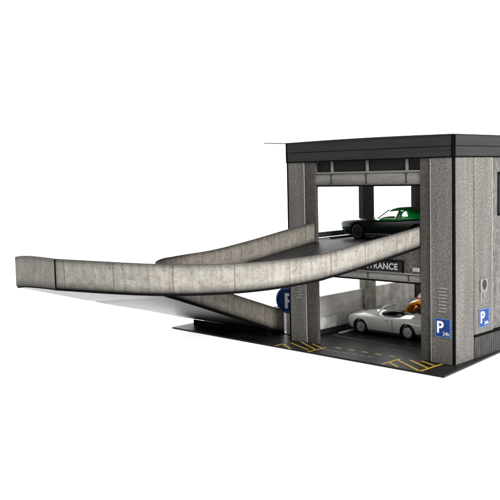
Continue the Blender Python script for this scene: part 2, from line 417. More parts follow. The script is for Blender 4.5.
box('lamp_housing', M['edge_light'], lt, -2.50, -2.08, .04, .14, 4.58, 4.80, .02)
# ceiling soffits
box('ceiling', M['rule_dark'], G, -10.6, -.92, .56, 15.2, 10.2, 10.38, .0)
# fascia and roof ---------------------------------------------------------
def fasc(x0, x1, y0, y1):
    f = boxes('fascia', M['fascia'], G, [(x0, x1, y0, y1, 10.97, 11.50)])
    dx = .02
    return f
f1 = boxes('fascia', M['fascia'], G, [(-10.86, -.14, -.05, .5, 10.975, 11.49), (-10.86, -.14, -.035, .5, 10.46, 10.94)])
boxes('fascia_trim', M['black'], f1, [(-10.95, -.10, -.055, .3, 10.39, 10.46), (-10.95, -.10, -.01, .3, 10.93, 10.98), (-10.98, -10.86, -.052, .0, 10.40, 11.49), (-.14, -.0, -.052, .004, 10.40, 11.49)])
f2 = boxes('fascia', M['fascia'], G, [(-.5, .045, .10, 15.6, 10.975, 11.49), (-.5, .03, .10, 15.6, 10.46, 10.94)])
boxes('fascia_trim', M['black'], f2, [(-.3, .052, .06, 15.6, 10.39, 10.46), (-.3, .01, .06, 15.6, 10.93, 10.98), (-.05, .049, -.0, .06, 10.40, 11.49)])
boxes('fascia', M['fascia'], G, [(-11.02, -10.6, .14, 15.6, 10.44, 11.49), (-10.6, -.5, 15.2, 15.66, 10.44, 11.49)])
# thin roof sheet, slightly bowed, reaching out past the left side
bm = bmesh.new(); prof = []
for k in range(25):
    x = -12.64+12.72*k/24
    prof.append((x, 11.495+(.09*((-10.98-x)/1.66)**1.2 if x < -10.98 else 0)))
prism(bm, [(x, z) for x, z in prof]+[(x, z+.05+(.05*math.sin(PI*(x+11)/11.1) if x > -11 else 0)) for x, z in reversed(prof)], -.09, 15.68, 'y')
roof = finish(bm, 'roof', plain('roof_card', (.012, .012, .012), .6, spec=.1), G)

# ------------------------------------------------------------------ entrance sign
es = empty('entrance_sign', (-4.64, .12, 4.49))
tag(es, 'long charcoal ENTRANCE sign on the lintel below the upper deck', 'sign')
box('board', M['sign_dark'], es, -1.55, 1.55, -.10, -.005, 0, .58, .015)
boxes('board_frame', M['black'], es, [(-1.57, 1.57, -.115, -.0, .58, .62), (1.55, 1.60, -.115, 0, -.02, .62), (-1.60, -1.55, -.115, 0, -.02, .62)])
text('lettering', 'ENTRANCE', .46, M['letter'], es, FRONT(1.27, -.120, .135), .012, .004, 'RIGHT', .98, 1.08)

# ------------------------------------------------------------------ P 24h signs
def p_sign(name, loc, side, w, h, label):
    e = empty(name, loc, PI/2 if side else 0)
    tag(e, label, 'sign', 'square parking signs on the pillars')
    box('panel', M['sign_blue'], e, -w/2, w/2, -.035, -.002, 0, h, .008)
    t = .035
    boxes('border', M['sign_rim'], e, [(-w/2-.005, w/2+.005, -.04, -.02, 0, t), (-w/2-.005, w/2+.005, -.04, -.02, h-t, h), (-w/2-.005, -w/2+t, -.04, -.02, t, h-t), (w/2-t, w/2+.005, -.04, -.02, t, h-t)])
    text('letter', 'P', .84*h/.95, M['sign_white'], e, FRONT(-w*.40, -.042, h*.24), .022, .003, 'LEFT', .95*w/.9)
    text('hours_text', '24h', .27*h/.95, M['sign_white'], e, FRONT(w*.0, -.042, h*.10), .0, .003, 'LEFT', .95*w/.9)
    return e
p_sign('parking_sign', (-.665, 0, 1.36), False, .90, .95, 'blue P 24h sign under the vent slats on the front of the right pillar')
p_sign('parking_sign', (-.004, 2.91, 1.56), True, 1.02, .95, 'blue P 24h sign on the sunlit side facade below the intercom'.replace('sunlit ', 'pale '))

# intercom
ic = empty('intercom', (-.004, 2.85, 3.46))
tag(ic, 'small pale intercom box with a dark oval speaker on the side facade', 'intercom')
box('housing', M['mullion'], ic, -.0, .10, -.36, .34, 0, .64, .03)
bm = bmesh.new(); bmesh.ops.create_cone(bm, cap_ends=True, segments=32, radius1=.19, radius2=.19, depth=.03,
    matrix=Matrix.Translation((.112, -.03, .33)) @ Matrix.Diagonal((1, 1, 1.35, 1)) @ Matrix.Rotation(PI/2, 4, 'Y'))
finish(bm, 'speaker_grille', M['rule_dark'], ic)
boxes('bracket', M['slat'], ic, [(0, .05, -.30, -.22, -.55, -.02), (0, .05, .02, .10, -.32, -.02), (0, .04, -.30, .35, -.08, -.02)])

# round sign on post, beside the left pillar
rs = empty('round_parking_sign', (-12.42, 1.45, 0), math.radians(8))
tag(rs, 'round navy parking sign on a pale post behind the left pillar', 'sign')
bm = bmesh.new(); bmesh.ops.create_cone(bm, cap_ends=True, segments=48, radius1=.80, radius2=.80, depth=.10, matrix=Matrix.Translation((0, 0, 2.08)) @ Matrix.Rotation(PI/2, 4, 'X'))
finish(bm, 'disc', M['sign_blue_dark'], rs, bevel=0)
bm = bmesh.new()
for a in range(64):
    p0, p1 = 2*PI*a/64, 2*PI*(a+1)/64
    q = []
    for yy in (-.066, -.045):
        for r__, an in ((.71, p0), (.745, p0), (.745, p1), (.71, p1)): q.append(bm.verts.new((r__*math.cos(an), yy, 2.08+r__*math.sin(an))))
    for f in ((0, 1, 2, 3), (0, 4, 5, 1), (1, 5, 6, 2), (2, 6, 7, 3), (3, 7, 4, 0), (7, 6, 5, 4)): bm.faces.new([q[i] for i in f])
finish(bm, 'disc_border', M['sign_rim'], rs)
text('letter', 'P', 1.30, M['cream'], rs, FRONT(-.20, -.062, 1.60), .03, .004, 'LEFT', 1.12)
box('post', M['grey_post'], rs, -.10, .40, .01, .08, 0, 2.0, .01)
box('post_base', M['grey_post'], rs, -.3, .42, -.12, .2, 0, .06, .01)

# ------------------------------------------------------------------ ramp
CX, CY, RO, RI = -10.8, -7.8, 8.75, 1.78
RP = empty('curved_ramp', (0, 0, 0))
tag(RP, 'weathered concrete U-turn ramp dropping from the upper deck to the ground', 'ramp')
def interp(t, tab):
    if t <= tab[0][0]: return tab[0][1]
    for (a, va), (b, vb) in zip(tab, tab[1:]):
        if t <= b:
            u = (t-a)/(b-a); return va+(vb-va)*u
    return tab[-1][1]
def smooth_tab(tab):
    """smoothed lookup"""
    def f(t): 
        s = 0; w = 0
        for k in range(-6, 7):
            ww = math.exp(-(k/3)**2); s += ww*interp(t+k*.018, tab); w += ww
        return s/w
    return f
# path parameter t: 0..1 first straight, 1..2 arc, 2..3 last straight
yA_o, yA_i, yB = .55, -.04, 1.3
def plan(t, R, ya):
    if t <= 1: return (CX+R, ya+(CY-ya)*t)
    if t <= 2:
        a = PI*(t-1)
        P = lambda d: (CX+R*math.cos(math.radians(d)), CY-R*math.sin(math.radians(d)))
        if R > 5 and a > math.radians(85):                 # folded card: one flat panel, a sharp fold, a second flat panel
            d = math.degrees(a); d0, d1 = (85, 118.5) if d < 118.5 else (118.5, 180); u = (d-d0)/(d1-d0); A, B = P(d0), P(d1)
            return (A[0]+(B[0]-A[0])*u, A[1]+(B[1]-A[1])*u)
        return (CX+R*math.cos(a), CY-R*math.sin(a))
    return (CX-R, CY+(yB-CY)*(t-2))
def ty(y, ya=.55): return (ya-y)/(ya-CY)
def ta(d): return 1+d/180
def tb_(y): return 2+(y-CY)/(yB-CY)
zo = smooth_tab([(0, 5.87), (ty(.08), 5.80), (ty(-2.92), 5.46), (ty(-5.04), 5.22), (ty(-6.57), 5.08), (ta(0), 5.0), (ta(10), 4.91), (ta(17), 4.85), (ta(25), 4.80), (ta(40), 4.79), (ta(52), 4.82), (ta(63), 4.89), (ta(75), 4.94), (ta(85), 4.94), (ta(118), 4.62), (ta(180), 2.50), (tb_(-3.5), 1.38), (tb_(-1), .66), (3, .10)])
zto = smooth_tab([(0, 6.95), (ty(-1.33), 6.75), (ty(-2.7), 6.61), (ty(-5), 6.41), (ty(-6.5), 6.25), (ta(0), 6.15), (ta(10), 6.11), (ta(20), 6.05), (ta(30), 6.05), (ta(50), 6.12), (ta(62), 6.23), (ta(72), 6.28), (ta(85), 6.30), (ta(118), 6.16), (ta(180), 3.75), (tb_(-3.5), 2.6), (tb_(-1), 1.9), (3, 1.3)])
zi = smooth_tab([(0, 5.86), (ty(-2.7, -.04), 5.53), (ty(-5, -.04), 5.25), (ty(-7.3, -.04), 4.98), (ta(45), 4.78), (ta(90), 4.45), (ta(135), 3.98), (ta(180), 3.46), (tb_(-5.6), 2.66), (tb_(-2.5), 1.50), (3, .06)])
zti = smooth_tab([(0, 6.98), (ty(-2.1, -.04), 6.75), (ty(-5, -.04), 6.36), (ty(-7.3, -.04), 6.10), (ta(45), 5.93), (ta(90), 5.70), (ta(135), 5.30), (ta(180), 4.78), (tb_(-5.6), 3.98), (tb_(-2.9), 2.90), (tb_(-.8), 2.17), (3, 1.44)])
TS = sorted([i/26 for i in range(26)]+[1+i/96 for i in range(96)]+[2+i/26 for i in range(27)]+[1+85/180, 1+118.5/180])
def wall_strip(name, R, ya, zb, zt, th, mat, parent, lift=.0, t0=0., t1=3., off=0.):
    """vertical wall following the plan; outward face at R+off, thickness th inward"""
    ts = [t for t in TS if t0 <= t <= t1]
    if not ts or ts[0] > t0+1e-4: ts.insert(0, t0)
    if ts[-1] < t1-1e-4: ts.append(t1)
    bm = bmesh.new(); uvl = bm.loops.layers.uv.new('UVMap'); rows = []; s = 0; pv = None
    for t in ts:
        a = plan(t, R+off, ya); b = plan(t, R+off-th, ya)
        if pv: s += math.dist(a, pv)
        pv = a; z0 = zb(t)+lift; z1 = zt(t)
        rows.append(([bm.verts.new((a[0], a[1], z0)), bm.verts.new((a[0], a[1], z1)), bm.verts.new((b[0], b[1], z1)), bm.verts.new((b[0], b[1], z0))], s))
    def face(vs, uv):
        f = bm.faces.new(vs)
        for l, q in zip(f.loops, uv): l[uvl].uv = q
        return f
    for (A, s0), (B, s1) in zip(rows, rows[1:]):
        face((A[0], B[0], B[1], A[1]), ((s0, 0), (s1, 0), (s1, 1), (s0, 1)))
        face((A[1], B[1], B[2], A[2]), ((s0, .97), (s1, .97), (s1, 1), (s0, 1)))
        face((A[2], B[2], B[3], A[3]), ((s0+20, 1), (s1+20, 1), (s1+20, 0), (s0+20, 0)))
        face((A[3], B[3], B[0], A[0]), ((s0, 0), (s1, 0), (s1, .02), (s0, .02)))
    for (A, s0) in (rows[0], rows[-1]): face(A, ((s0, 0), (s0, 1), (s0+.1, 1), (s0+.1, 0)))
    return finish(bm, name, mat, parent)
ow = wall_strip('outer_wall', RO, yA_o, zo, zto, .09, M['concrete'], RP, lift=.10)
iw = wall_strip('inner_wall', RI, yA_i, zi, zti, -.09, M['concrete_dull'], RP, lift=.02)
# thin dark card edge along the wall tops
wall_strip('wall_top_edge', RO, yA_o, lambda t: zto(t)+.001, lambda t: zto(t)+.025, .10, M['rule_dark'], ow, off=.006)
wall_strip('wall_top_edge', RI, yA_i, lambda t: zti(t)+.001, lambda t: zti(t)+.022, -.10, M['rule_dark'], iw, off=-.006)
# overlapping joint panel at the far left of the turn
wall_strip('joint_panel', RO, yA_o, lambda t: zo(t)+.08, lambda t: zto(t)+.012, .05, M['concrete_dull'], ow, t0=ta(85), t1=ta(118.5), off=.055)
wall_strip('joint_panel_edge', RO, yA_o, lambda t: zo(t)+.07, lambda t: zto(t)+.02, .05, M['black'], ow, t0=ta(84.75), t1=ta(85.0), off=.058)
# dark lower edge beam under the walls (thickness of the deck)
wall_strip('deck_edge', RO, yA_o, lambda t: zo(t)-.0, lambda t: zo(t)+.10, .14, M['black'], RP, off=.008)
wall_strip('deck_edge', RI, yA_i, lambda t: zi(t)-.14, lambda t: zi(t)+.02, -.14, M['black'], RP, off=-.008)
def ruled(name, mat, dz, parent, o_in=.0):
    bm = bmesh.new(); rows = []; K = 10
    for t in TS:
        a = plan(t, RO-.09-o_in, yA_i if t <= 1 else yA_o); b = plan(t, RI+.09+o_in, yA_i)
        ta_ = t
        if t <= 1:  # match outer height to the shortened start
            y = a[1]; ta_ = max(0, (yA_o-y)/(yA_o-CY))
        z0, z1 = zo(ta_)+.10, zi(t)+.02
        rows.append([bm.verts.new((a[0]+(b[0]-a[0])*k/K, a[1]+(b[1]-a[1])*k/K, z0+(z1-z0)*k/K+dz)) for k in range(K+1)])
    for A, B in zip(rows, rows[1:]):
        for k in range(K): bm.faces.new((A[k], B[k], B[k+1], A[k+1]))
    bmesh.ops.recalc_face_normals(bm, faces=bm.faces[:])
    for v in bm.verts: pass
    bmesh.ops.solidify(bm, geom=bm.faces[:], thickness=.03)
    return finish(bm, name, mat, parent, smooth=False)
ruled('deck', M['deck'], .03, RP)
bm = bmesh.new(); y0_, y1_ = .0, 1.22                             # black wedge added under the ramp foot to block light from behind
u0 = tb_(y0_)
V = [bm.verts.new(p_) for p_ in ((-12.75, y0_, .01), (-19.4, y0_, .01), (-19.4, y1_, .01), (-12.75, y1_, .01),
     (-12.75, y0_, zi(u0)-.14), (-19.4, y0_, zo(u0)-.02), (-19.4, y1_, .03), (-12.75, y1_, .03))]
for f in ((0, 1, 2, 3), (4, 5, 6, 7), (0, 1, 5, 4), (1, 2, 6, 5), (2, 3, 7, 6), (3, 0, 4, 7)): bm.faces.new([V[k] for k in f])
finish(bm, 'light_block_wedge', M['black'], RP)
ruled('deck_underside', M['under_card'], -.075, RP)

# ------------------------------------------------------------------ cars
def evaluated(o):
    dg = bpy.context.evaluated_depsgraph_get(); dg.update()
    me = bpy.data.meshes.new_from_object(o.evaluated_get(dg))
    return me
def temp(bm):
    bmesh.ops.recalc_face_normals(bm, faces=bm.faces[:])
    me = bpy.data.meshes.new('tmp'); bm.to_mesh(me); bm.free()
    o = bpy.data.objects.new('tmp', me); COL.objects.link(o); return o
def boolean(base, cutters, bake_subd=0):
    """base and cutters are temp objects; returns mesh"""
    if bake_subd:
        md = base.modifiers.new('s', 'SUBSURF'); md.levels = bake_subd; md.render_levels = bake_subd
    for c in cutters:
        md = base.modifiers.new('b', 'BOOLEAN'); md.operation = 'DIFFERENCE'; md.object = c; md.solver = 'EXACT'
    me = evaluated(base)
    for o in [base]+cutters: bpy.data.objects.remove(o)
    return me
def loft(sections):
    """sections: list of (x, [(y,z)...half ring from bottom centre to top centre])"""
    bm = bmesh.new(); rows = []
    for x, half in sections:
        pts = list(half)+[(-y, z) for y, z in reversed(half[1:-1])]
        rows.append([bm.verts.new((x if not callable(x) else x(y, z), y, z)) for y, z in pts])
    n = len(rows[0])
    for A, B in zip(rows, rows[1:]):
        for i in range(n): bm.faces.new((A[i], A[(i+1) % n], B[(i+1) % n], B[i]))
    bm.faces.new(rows[0]); bm.faces.new(rows[-1][::-1])
    return bm
def body_section(hw, zb, zs, zt, tuck=.9, crown=.05):
    zm = zb+(zs-zb)*.5
    return [(0, zb), (hw*.80, zb), (hw*tuck, zb+.05), (hw, zm), (hw*.985, zs-.08), (hw*.90, zs+.02), (hw*.55, zt), (0, zt+crown)]
def cyl(x, z, r, y0, y1, seg=40):
    bm = bmesh.new()
    bmesh.ops.create_cone(bm, cap_ends=True, segments=seg, radius1=r, radius2=r, depth=y1-y0, matrix=Matrix.Translation((x, (y0+y1)/2, z)) @ Matrix.Rotation(PI/2, 4, 'X'))
    return temp(bm)
def well(parent, x, z, r, s, y0, y1):
    bm = bmesh.new(); n = 40; rows = []
    for i in range(n):
        a = 2*PI*i/n; rows.append([bm.verts.new((x+q*math.cos(a), s*y, z+q*math.sin(a))) for q, y in ((.02, y0), (r-.012, y0), (r-.012, y1))])
    for i in range(n):
        for k in range(2): bm.faces.new((rows[i][k], rows[(i+1) % n][k], rows[(i+1) % n][k+1], rows[i][k+1]))
    return finish(bm, 'wheel_well', M['plastic'], parent)
def mesh_obj(name, me, mat, parent, smooth=True, angle=40):
    me.name = name; me.materials.clear(); me.materials.append(mat)
    o = bpy.data.objects.new(name, me); COL.objects.link(o); o.parent = parent
    if smooth:
        me.set_sharp_from_angle(angle=math.radians(angle)) if hasattr(me, 'set_sharp_from_angle') else None
        for p in me.polygons: p.use_smooth = True
    return o
def wheel(parent, x, y, r, w, side, rim_mat, spokes=5, rim_r=.62):   # tyre, dark dish, rim lip, spokes and hub
    e = empty('wheel', (x, y, r)); e.parent = parent
    bm = bmesh.new(); prof = [(rim_r*r, -.5), (rim_r*r+.02, -.5), (r*.90, -.5), (r*.985, -.36), (r, 0), (r*.985, .36), (r*.90, .5), (rim_r*r, .5)]
    n = 36; rows = []
    for i in range(n):
        a = 2*PI*i/n; rows.append([bm.verts.new((p*math.cos(a), q*w, p*math.sin(a))) for p, q in prof])
    for i in range(n):
        A, B = rows[i], rows[(i+1) % n]
        for k in range(len(prof)): bm.faces.new((A[k], A[(k+1) % len(prof)], B[(k+1) % len(prof)], B[k]))
    R = rim_r*r; s = side*w*.5
    bmesh.ops.create_cone(bm, cap_ends=True, segments=32, radius1=R*.98, radius2=R*.98, depth=.04, matrix=Matrix.Translation((0, s*.40, 0)) @ Matrix.Rotation(PI/2, 4, 'X'))
    finish(bm, 'tyre', M['tyre'], e, smooth=True).data.set_sharp_from_angle(angle=.6)
    bm = bmesh.new()
    # dish, lip, spokes, hub
    for i in range(32):
        a0, a1 = 2*PI*i/32, 2*PI*(i+1)/32; q = []
        for yy in (s*.5, s*1.04):
            for rr, an in ((R*.86, a0), (R*1.02, a0), (R*1.02, a1), (R*.86, a1)): q.append(bm.verts.new((rr*math.cos(an), yy, rr*math.sin(an))))
        for f in ((0, 1, 2, 3), (4, 5, 6, 7), (0, 4, 7, 3), (1, 2, 6, 5)): bm.faces.new([q[k] for k in f])
    for i in range(spokes):
        a = 2*PI*i/spokes+.3; d = Vector((math.cos(a), 0, math.sin(a))); t = Vector((-d.z, 0, d.x))
        wd = R*(.9/spokes+.06)
        q = [bm.verts.new(d*rr+t*ww*sg+Vector((0, yy, 0))) for yy in (s*.5, s*.95) for rr, ww in ((R*.1, wd*1.3), (R*.9, wd)) for sg in (-1, 1)]
        for f in ((0, 1, 3, 2), (4, 5, 7, 6), (0, 4, 6, 2), (1, 3, 7, 5), (2, 3, 7, 6)): bm.faces.new([q[k] for k in f])
    bmesh.ops.create_cone(bm, cap_ends=True, segments=20, radius1=R*.25, radius2=R*.2, depth=abs(s)*.6, matrix=Matrix.Translation((0, s*.8, 0)) @ Matrix.Rotation(PI/2, 4, 'X'))
    finish(bm, 'rim', rim_mat, e)
    return e

# --- green fastback coupe (nose towards +x locally)
def green_car(loc, rz):
    e = empty('toy_car', loc, rz)
    tag(e, 'dark green toy fastback coupe with a brighter green roof parked on the upper deck', 'toy car')
    WB0, WB1, r = 2.15, -2.05, .43
    def sec(hw, zb, zs, zt, crown=.05):
        return [(0, zb), (hw*.80, zb), (hw*.92, zb+.05), (hw, zb+(zs-zb)*.45), (hw*1.0, zs-.16), (hw*.96, zs-.02), (hw*.90, zs+.01), (hw*.5, zt), (0, zt+crown)]
    lean = lambda x0, k: (lambda y, z: x0+k*(z-.65)-.10*abs(y))
    secs = [(lean(3.60, .30), sec(1.00, .40, .86, .86)), (lean(3.55, .28), sec(1.04, .34, .93, .93)), (lean(3.40, .2), sec(1.14, .28, .99, 1.01)), (3.0, sec(1.22, .24, 1.05, 1.08)),
            (2.15, sec(1.27, .22, 1.10, 1.15)), (1.1, sec(1.27, .22, 1.10, 1.16)), (.2, sec(1.25, .22, 1.10, 1.12)),
            (-.8, sec(1.26, .22, 1.12, 1.14)), (-1.5, sec(1.30, .22, 1.20, 1.21)), (-2.4, sec(1.32, .24, 1.24, 1.24)),
            (-3.1, sec(1.27, .32, 1.20, 1.20)), (-3.36, sec(1.20, .40, 1.15, 1.16)), (-3.42, sec(1.15, .44, 1.12, 1.13))]
    base = temp(loft(secs))
    cut = [cyl(x, r+.03, r+.09, s*1.5-.55, s*1.5+.55) for x in (WB0, WB1) for s in (1, -1)]
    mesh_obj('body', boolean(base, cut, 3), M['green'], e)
    CS = 0.0
    def cab(hw, zb, zt, f): return [(0, zb), (hw*.7, zb), (hw, zb), (hw*.93, zb+(zt-zb)*.5), (hw*.80, zt-.07), (hw*.62, zt), (hw*.3, zt+.03), (0, zt+.04)]
    cs = [(.98, cab(1.12, .98, 1.10, 0)), (.78, cab(1.13, .98, 1.20, 0)), (.35, cab(1.11, .98, 1.54, 0)), (-.02, cab(1.08, .98, 1.78, 0)), (-.40, cab(1.06, .98, 1.82, 0)), (-.90, cab(1.06, .98, 1.77, 0)),
          (-1.5, cab(1.06, .98, 1.58, 0)), (-2.2, cab(1.04, .98, 1.38, 0)), (-3.0, cab(1.0, .98, 1.26, 0)), (-3.2, cab(.98, .98, 1.18, 0))]
    base = temp(loft([(x+CS, q) for x, q in cs]))
    cut = []
    for poly in ([(.70, 1.22), (.12, 1.63), (-.08, 1.71), (-.60, 1.73), (-.44, 1.22)], [(-.74, 1.28), (-.82, 1.54), (-.94, 1.60), (-1.10, 1.53), (-1.24, 1.38), (-1.10, 1.27)]):
        bm = bmesh.new(); prism(bm, [(x+CS, z) for x, z in poly], -2, 2, 'y'); cut.append(temp(bm))
    bm = bmesh.new(); prism(bm, [(x+CS, z) for x, z in ((.80, 1.20), (.10, 1.66), (-.3, 1.70), (-.95, 1.64), (-1.4, 1.46), (-1.5, 1.14), (.6, 1.14))], -.86, .86, 'y'); cut.append(temp(bm))
    bm = bmesh.new(); prism(bm, [(.76, 1.25), (.66, 1.22), (.30, 1.35), (.14, 1.52), (.24, 1.62), (.5, 1.9), (1.3, 1.6)], -.90, .90, 'y'); cut.append(temp(bm))
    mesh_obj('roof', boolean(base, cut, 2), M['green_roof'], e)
    bm = bmesh.new(); prism(bm, [(.84, 1.19), (.12, 1.69), (.09, 1.67), (.78, 1.19)], -.80, .80, 'y')
    finish(bm, 'windscreen', M['glass'], e)
    # dark window surrounds, door line, rocker, bumper
    for s in (1, -1):
        for a, b, w in (((.80, 1.20), (.06, 1.70), .05), ((-.48, 1.22), (-.66, 1.73), .06)):
            bm = bmesh.new()
            d = Vector((b[0]-a[0], b[1]-a[1])); n = Vector((-d.y, d.x)).normalized()*w/2
            yy = lambda z: s*(1.10-.20*(z-.98)/.8)
            q = [(a[0]+n.x, a[1]+n.y), (a[0]-n.x, a[1]-n.y), (b[0]-n.x, b[1]-n.y), (b[0]+n.x, b[1]+n.y)]
            vs = [bm.verts.new((x+CS, yy(z), z)) for x, z in q]+[bm.verts.new((x+CS, yy(z)-s*.06, z)) for x, z in q]
            for f in ((0, 1, 2, 3), (4, 5, 6, 7), (0, 4, 5, 1), (1, 5, 6, 2), (2, 6, 7, 3), (3, 7, 4, 0)): bm.faces.new([vs[k] for k in f])
            finish(bm, 'window_trim', M['plastic'], e)
    boxes('chassis', M['plastic'], e, [(-3.2, 3.2, -1.05, 1.05, .20, .40), (-1.5, 1.6, -1.26, 1.26, .16, .30)])
    for s in (1, -1):
        box('bumper', M['plastic'], e, 3.40, 3.60, (.0 if s > 0 else -1.0), (1.0 if s > 0 else -.0), .34, .46, .03) if s > 0 else None
        bm = bmesh.new(); bmesh.ops.create_cone(bm, cap_ends=True, segments=24, radius1=.13, radius2=.12, depth=.08, matrix=Matrix.Translation((3.47, s*.78, .70)) @ Matrix.Rotation(PI/2, 4, 'Y'))
        finish(bm, 'headlight', M['lens'], e)
    box('grille', M['plastic'], e, 3.44, 3.54, -.58, .58, .58, .80, .02)
    box('chrome_line', M['rim_grey'], e, -1.45, 1.5, 1.255, 1.29, .30, .33, .0)
    for x in (WB0, WB1):
        for s in (1, -1): wheel(e, x, s*1.06, r, .34, s, M['rim_dark'], 5, .70); well(e, x, r+.03, r+.09, s, .86, 1.20)
    return e
green_car((-6.05, 4.20, 5.895), PI+math.radians(-1))

# --- silver-white roadster
def roadster(loc, rz):
    e = empty('toy_car', loc, rz)
    tag(e, 'silver white open-top toy roadster parked on the ground floor', 'toy car')
    WB0, WB1, r = 1.70, -1.65, .42
    secs = [(2.96, body_section(.60, .46, .82, .86)), (2.80, body_section(.95, .32, .98, 1.02)), (2.4, body_section(1.16, .24, 1.12, 1.16, .88, .04)),
            (1.7, body_section(1.22, .22, 1.18, 1.26, .88, .11)), (1.0, body_section(1.19, .22, 1.16, 1.33, .88, .12)), (.1, body_section(1.15, .22, 1.12, 1.20, .88, .08)),
            (-.8, body_section(1.13, .22, 1.13, 1.15, .88, .06)), (-1.4, body_section(1.20, .22, 1.22, 1.22, .88, .05)), (-2.1, body_section(1.19, .26, 1.20, 1.20, .88, .05)),
            (-2.8, body_section(1.02, .36, 1.04, 1.06, .9, .04)), (-3.1, body_section(.72, .46, .92, .94))]
    base = temp(loft(secs))
    cut = [cyl(x, r+.02, r+.09, s*1.35-.5, s*1.35+.5) for x in (WB0, WB1) for s in (1, -1)]
    bm = bmesh.new()
    poly = [(.10+.0*k, 0) for k in range(0)]
    for k in range(24):
        a = 2*PI*k/24; poly.append((-.12+.74*math.copysign(abs(math.cos(a))**.75, math.cos(a)), .84*math.copysign(abs(math.sin(a))**.75, math.sin(a))))
    prism(bm, poly, .62, 2.0, 'z'); cut.append(temp(bm))
    mesh_obj('body', boolean(base, cut, 3), M['white_paint'], e)
    bm = bmesh.new(); pin = [(x*.985+-.008, y*.985) for x, y in poly]
    prism(bm, pin, .50, .66, 'z'); finish(bm, 'cockpit_floor', M['plastic'], e)
    # black cockpit rim
    bm = bmesh.new(); n = len(poly)
    for i in range(n):
        q = []
        for (x, y) in (poly[i], poly[(i+1) % n]):
            zt = 1.20
            for f_, z in ((1.02, zt-.1), (1.02, zt+.025), (.95, zt+.025), (.95, zt-.45)): q.append(bm.verts.new((-.12+(x+.12)*f_, y*f_, z)))
        for f in ((0, 1, 5, 4), (1, 2, 6, 5), (2, 3, 7, 6)): bm.faces.new([q[k] for k in f])
    finish(bm, 'cockpit_rim', M['plastic'], e)
    for s in (1, -1):
        st = empty('seat', (-.27, s*.40, .62)); st.parent = e
        box('cushion', M['plastic'], st, -.30, .32, -.28, .28, 0, .22, .06)
        box('backrest', M['plastic'], st, -.42, -.24, -.28, .28, .1, .66, .07)
    bm = bmesh.new(); bmesh.ops.create_cone(bm, cap_ends=True, segments=24, radius1=.16, radius2=.16, depth=.035, matrix=Matrix.Translation((.28, .40, 1.12)) @ Matrix.Rotation(PI/2-.4, 4, 'Y'))
    finish(bm, 'steering_wheel', M['plastic'], e)
    # windscreen: frame and glass
    top = [(.14, -.72), (.20, -.4), (.22, 0), (.20, .4), (.14, .72)]; bot = [(.62, -.94), (.80, -.45), (.86, 0), (.80, .45), (.62, .94)]
    def strip(pts, w, nm, mt, par):
        cu = bpy.data.curves.new(nm, 'CURVE'); cu.dimensions = '3D'; cu.bevel_depth = w; cu.bevel_resolution = 2
        sp_ = cu.splines.new('POLY'); sp_.points.add(len(pts)-1)
        for k, pt in enumerate(pts): sp_.points[k].co = (*pt, 1)
        t = bpy.data.objects.new('tmp', cu); COL.objects.link(t); bpy.context.view_layer.update()
        me = bpy.data.meshes.new_from_object(t.evaluated_get(bpy.context.evaluated_depsgraph_get())); bpy.data.objects.remove(t)
        return mesh_obj(nm, me, mt, par)
    zt, zb = 1.76, 1.22
    loop = [(x, y, zb) for x, y in bot]+[(x, y, zt) for x, y in reversed(top)]; loop.append(loop[0])
    ws = strip(loop, .042, 'windscreen_frame', M['white_paint'], e)
    bm = bmesh.new(); A = [bm.verts.new((x, y, zb)) for x, y in bot]; B = [bm.verts.new((x, y, zt)) for x, y in top]
    for k in range(4): bm.faces.new((A[k], A[k+1], B[k+1], B[k]))
    bmesh.ops.solidify(bm, geom=bm.faces[:], thickness=.02)
    finish(bm, 'windscreen', M['glass'], ws, smooth=False)
    for s in (1, -1):
        bm = bmesh.new(); bmesh.ops.create_uvsphere(bm, u_segments=20, v_segments=12, radius=.15, matrix=Matrix.Translation((2.76, s*.70, .84)) @ Matrix.Diagonal((.6, 1, 1, 1)))
        finish(bm, 'headlight', M['lens'], e, smooth=True)
        box('door_handle', M['chrome'], e, -.35, -.12, s*1.14-.02, s*1.14+.03, .94, .98, .01)
        box('door_seam', M['rule_dark'], e, -.62, -.60, s*1.13-.01, s*1.13+.010, .40, 1.05, .0)
        bm = bmesh.new(); bmesh.ops.create_uvsphere(bm, u_segments=16, v_segments=8, radius=.07, matrix=Matrix.Translation((-2.95, s*.72, .80)))
        finish(bm, 'tail_light', M['amber'], e, smooth=True)
    box('grille', M['plastic'], e, 2.86, 2.99, -.34, .34, .54, .74, .03)
    box('front_bumper', M['chrome'], e, 2.86, 3.04, -.72, .72, .42, .50, .03)
    boxes('chassis', M['plastic'], e, [(-2.5, 2.4, -.9, .9, .18, .40), (-1.2, 1.25, -1.06, 1.06, .16, .28)])
    bm = bmesh.new(); bmesh.ops.create_uvsphere(bm, u_segments=12, v_segments=8, radius=.05, matrix=Matrix.Translation((1.0, 1.13, .98)))
    finish(bm, 'side_badge', M['chrome'], e)
    for x in (WB0, WB1):
        for s in (1, -1): wheel(e, x, s*.94, r, .30, s, M['rim_grey'], 8, .66); well(e, x, r+.02, r+.09, s, .76, 1.15)
    return e
roadster((-7.20, 5.24, .012), PI)

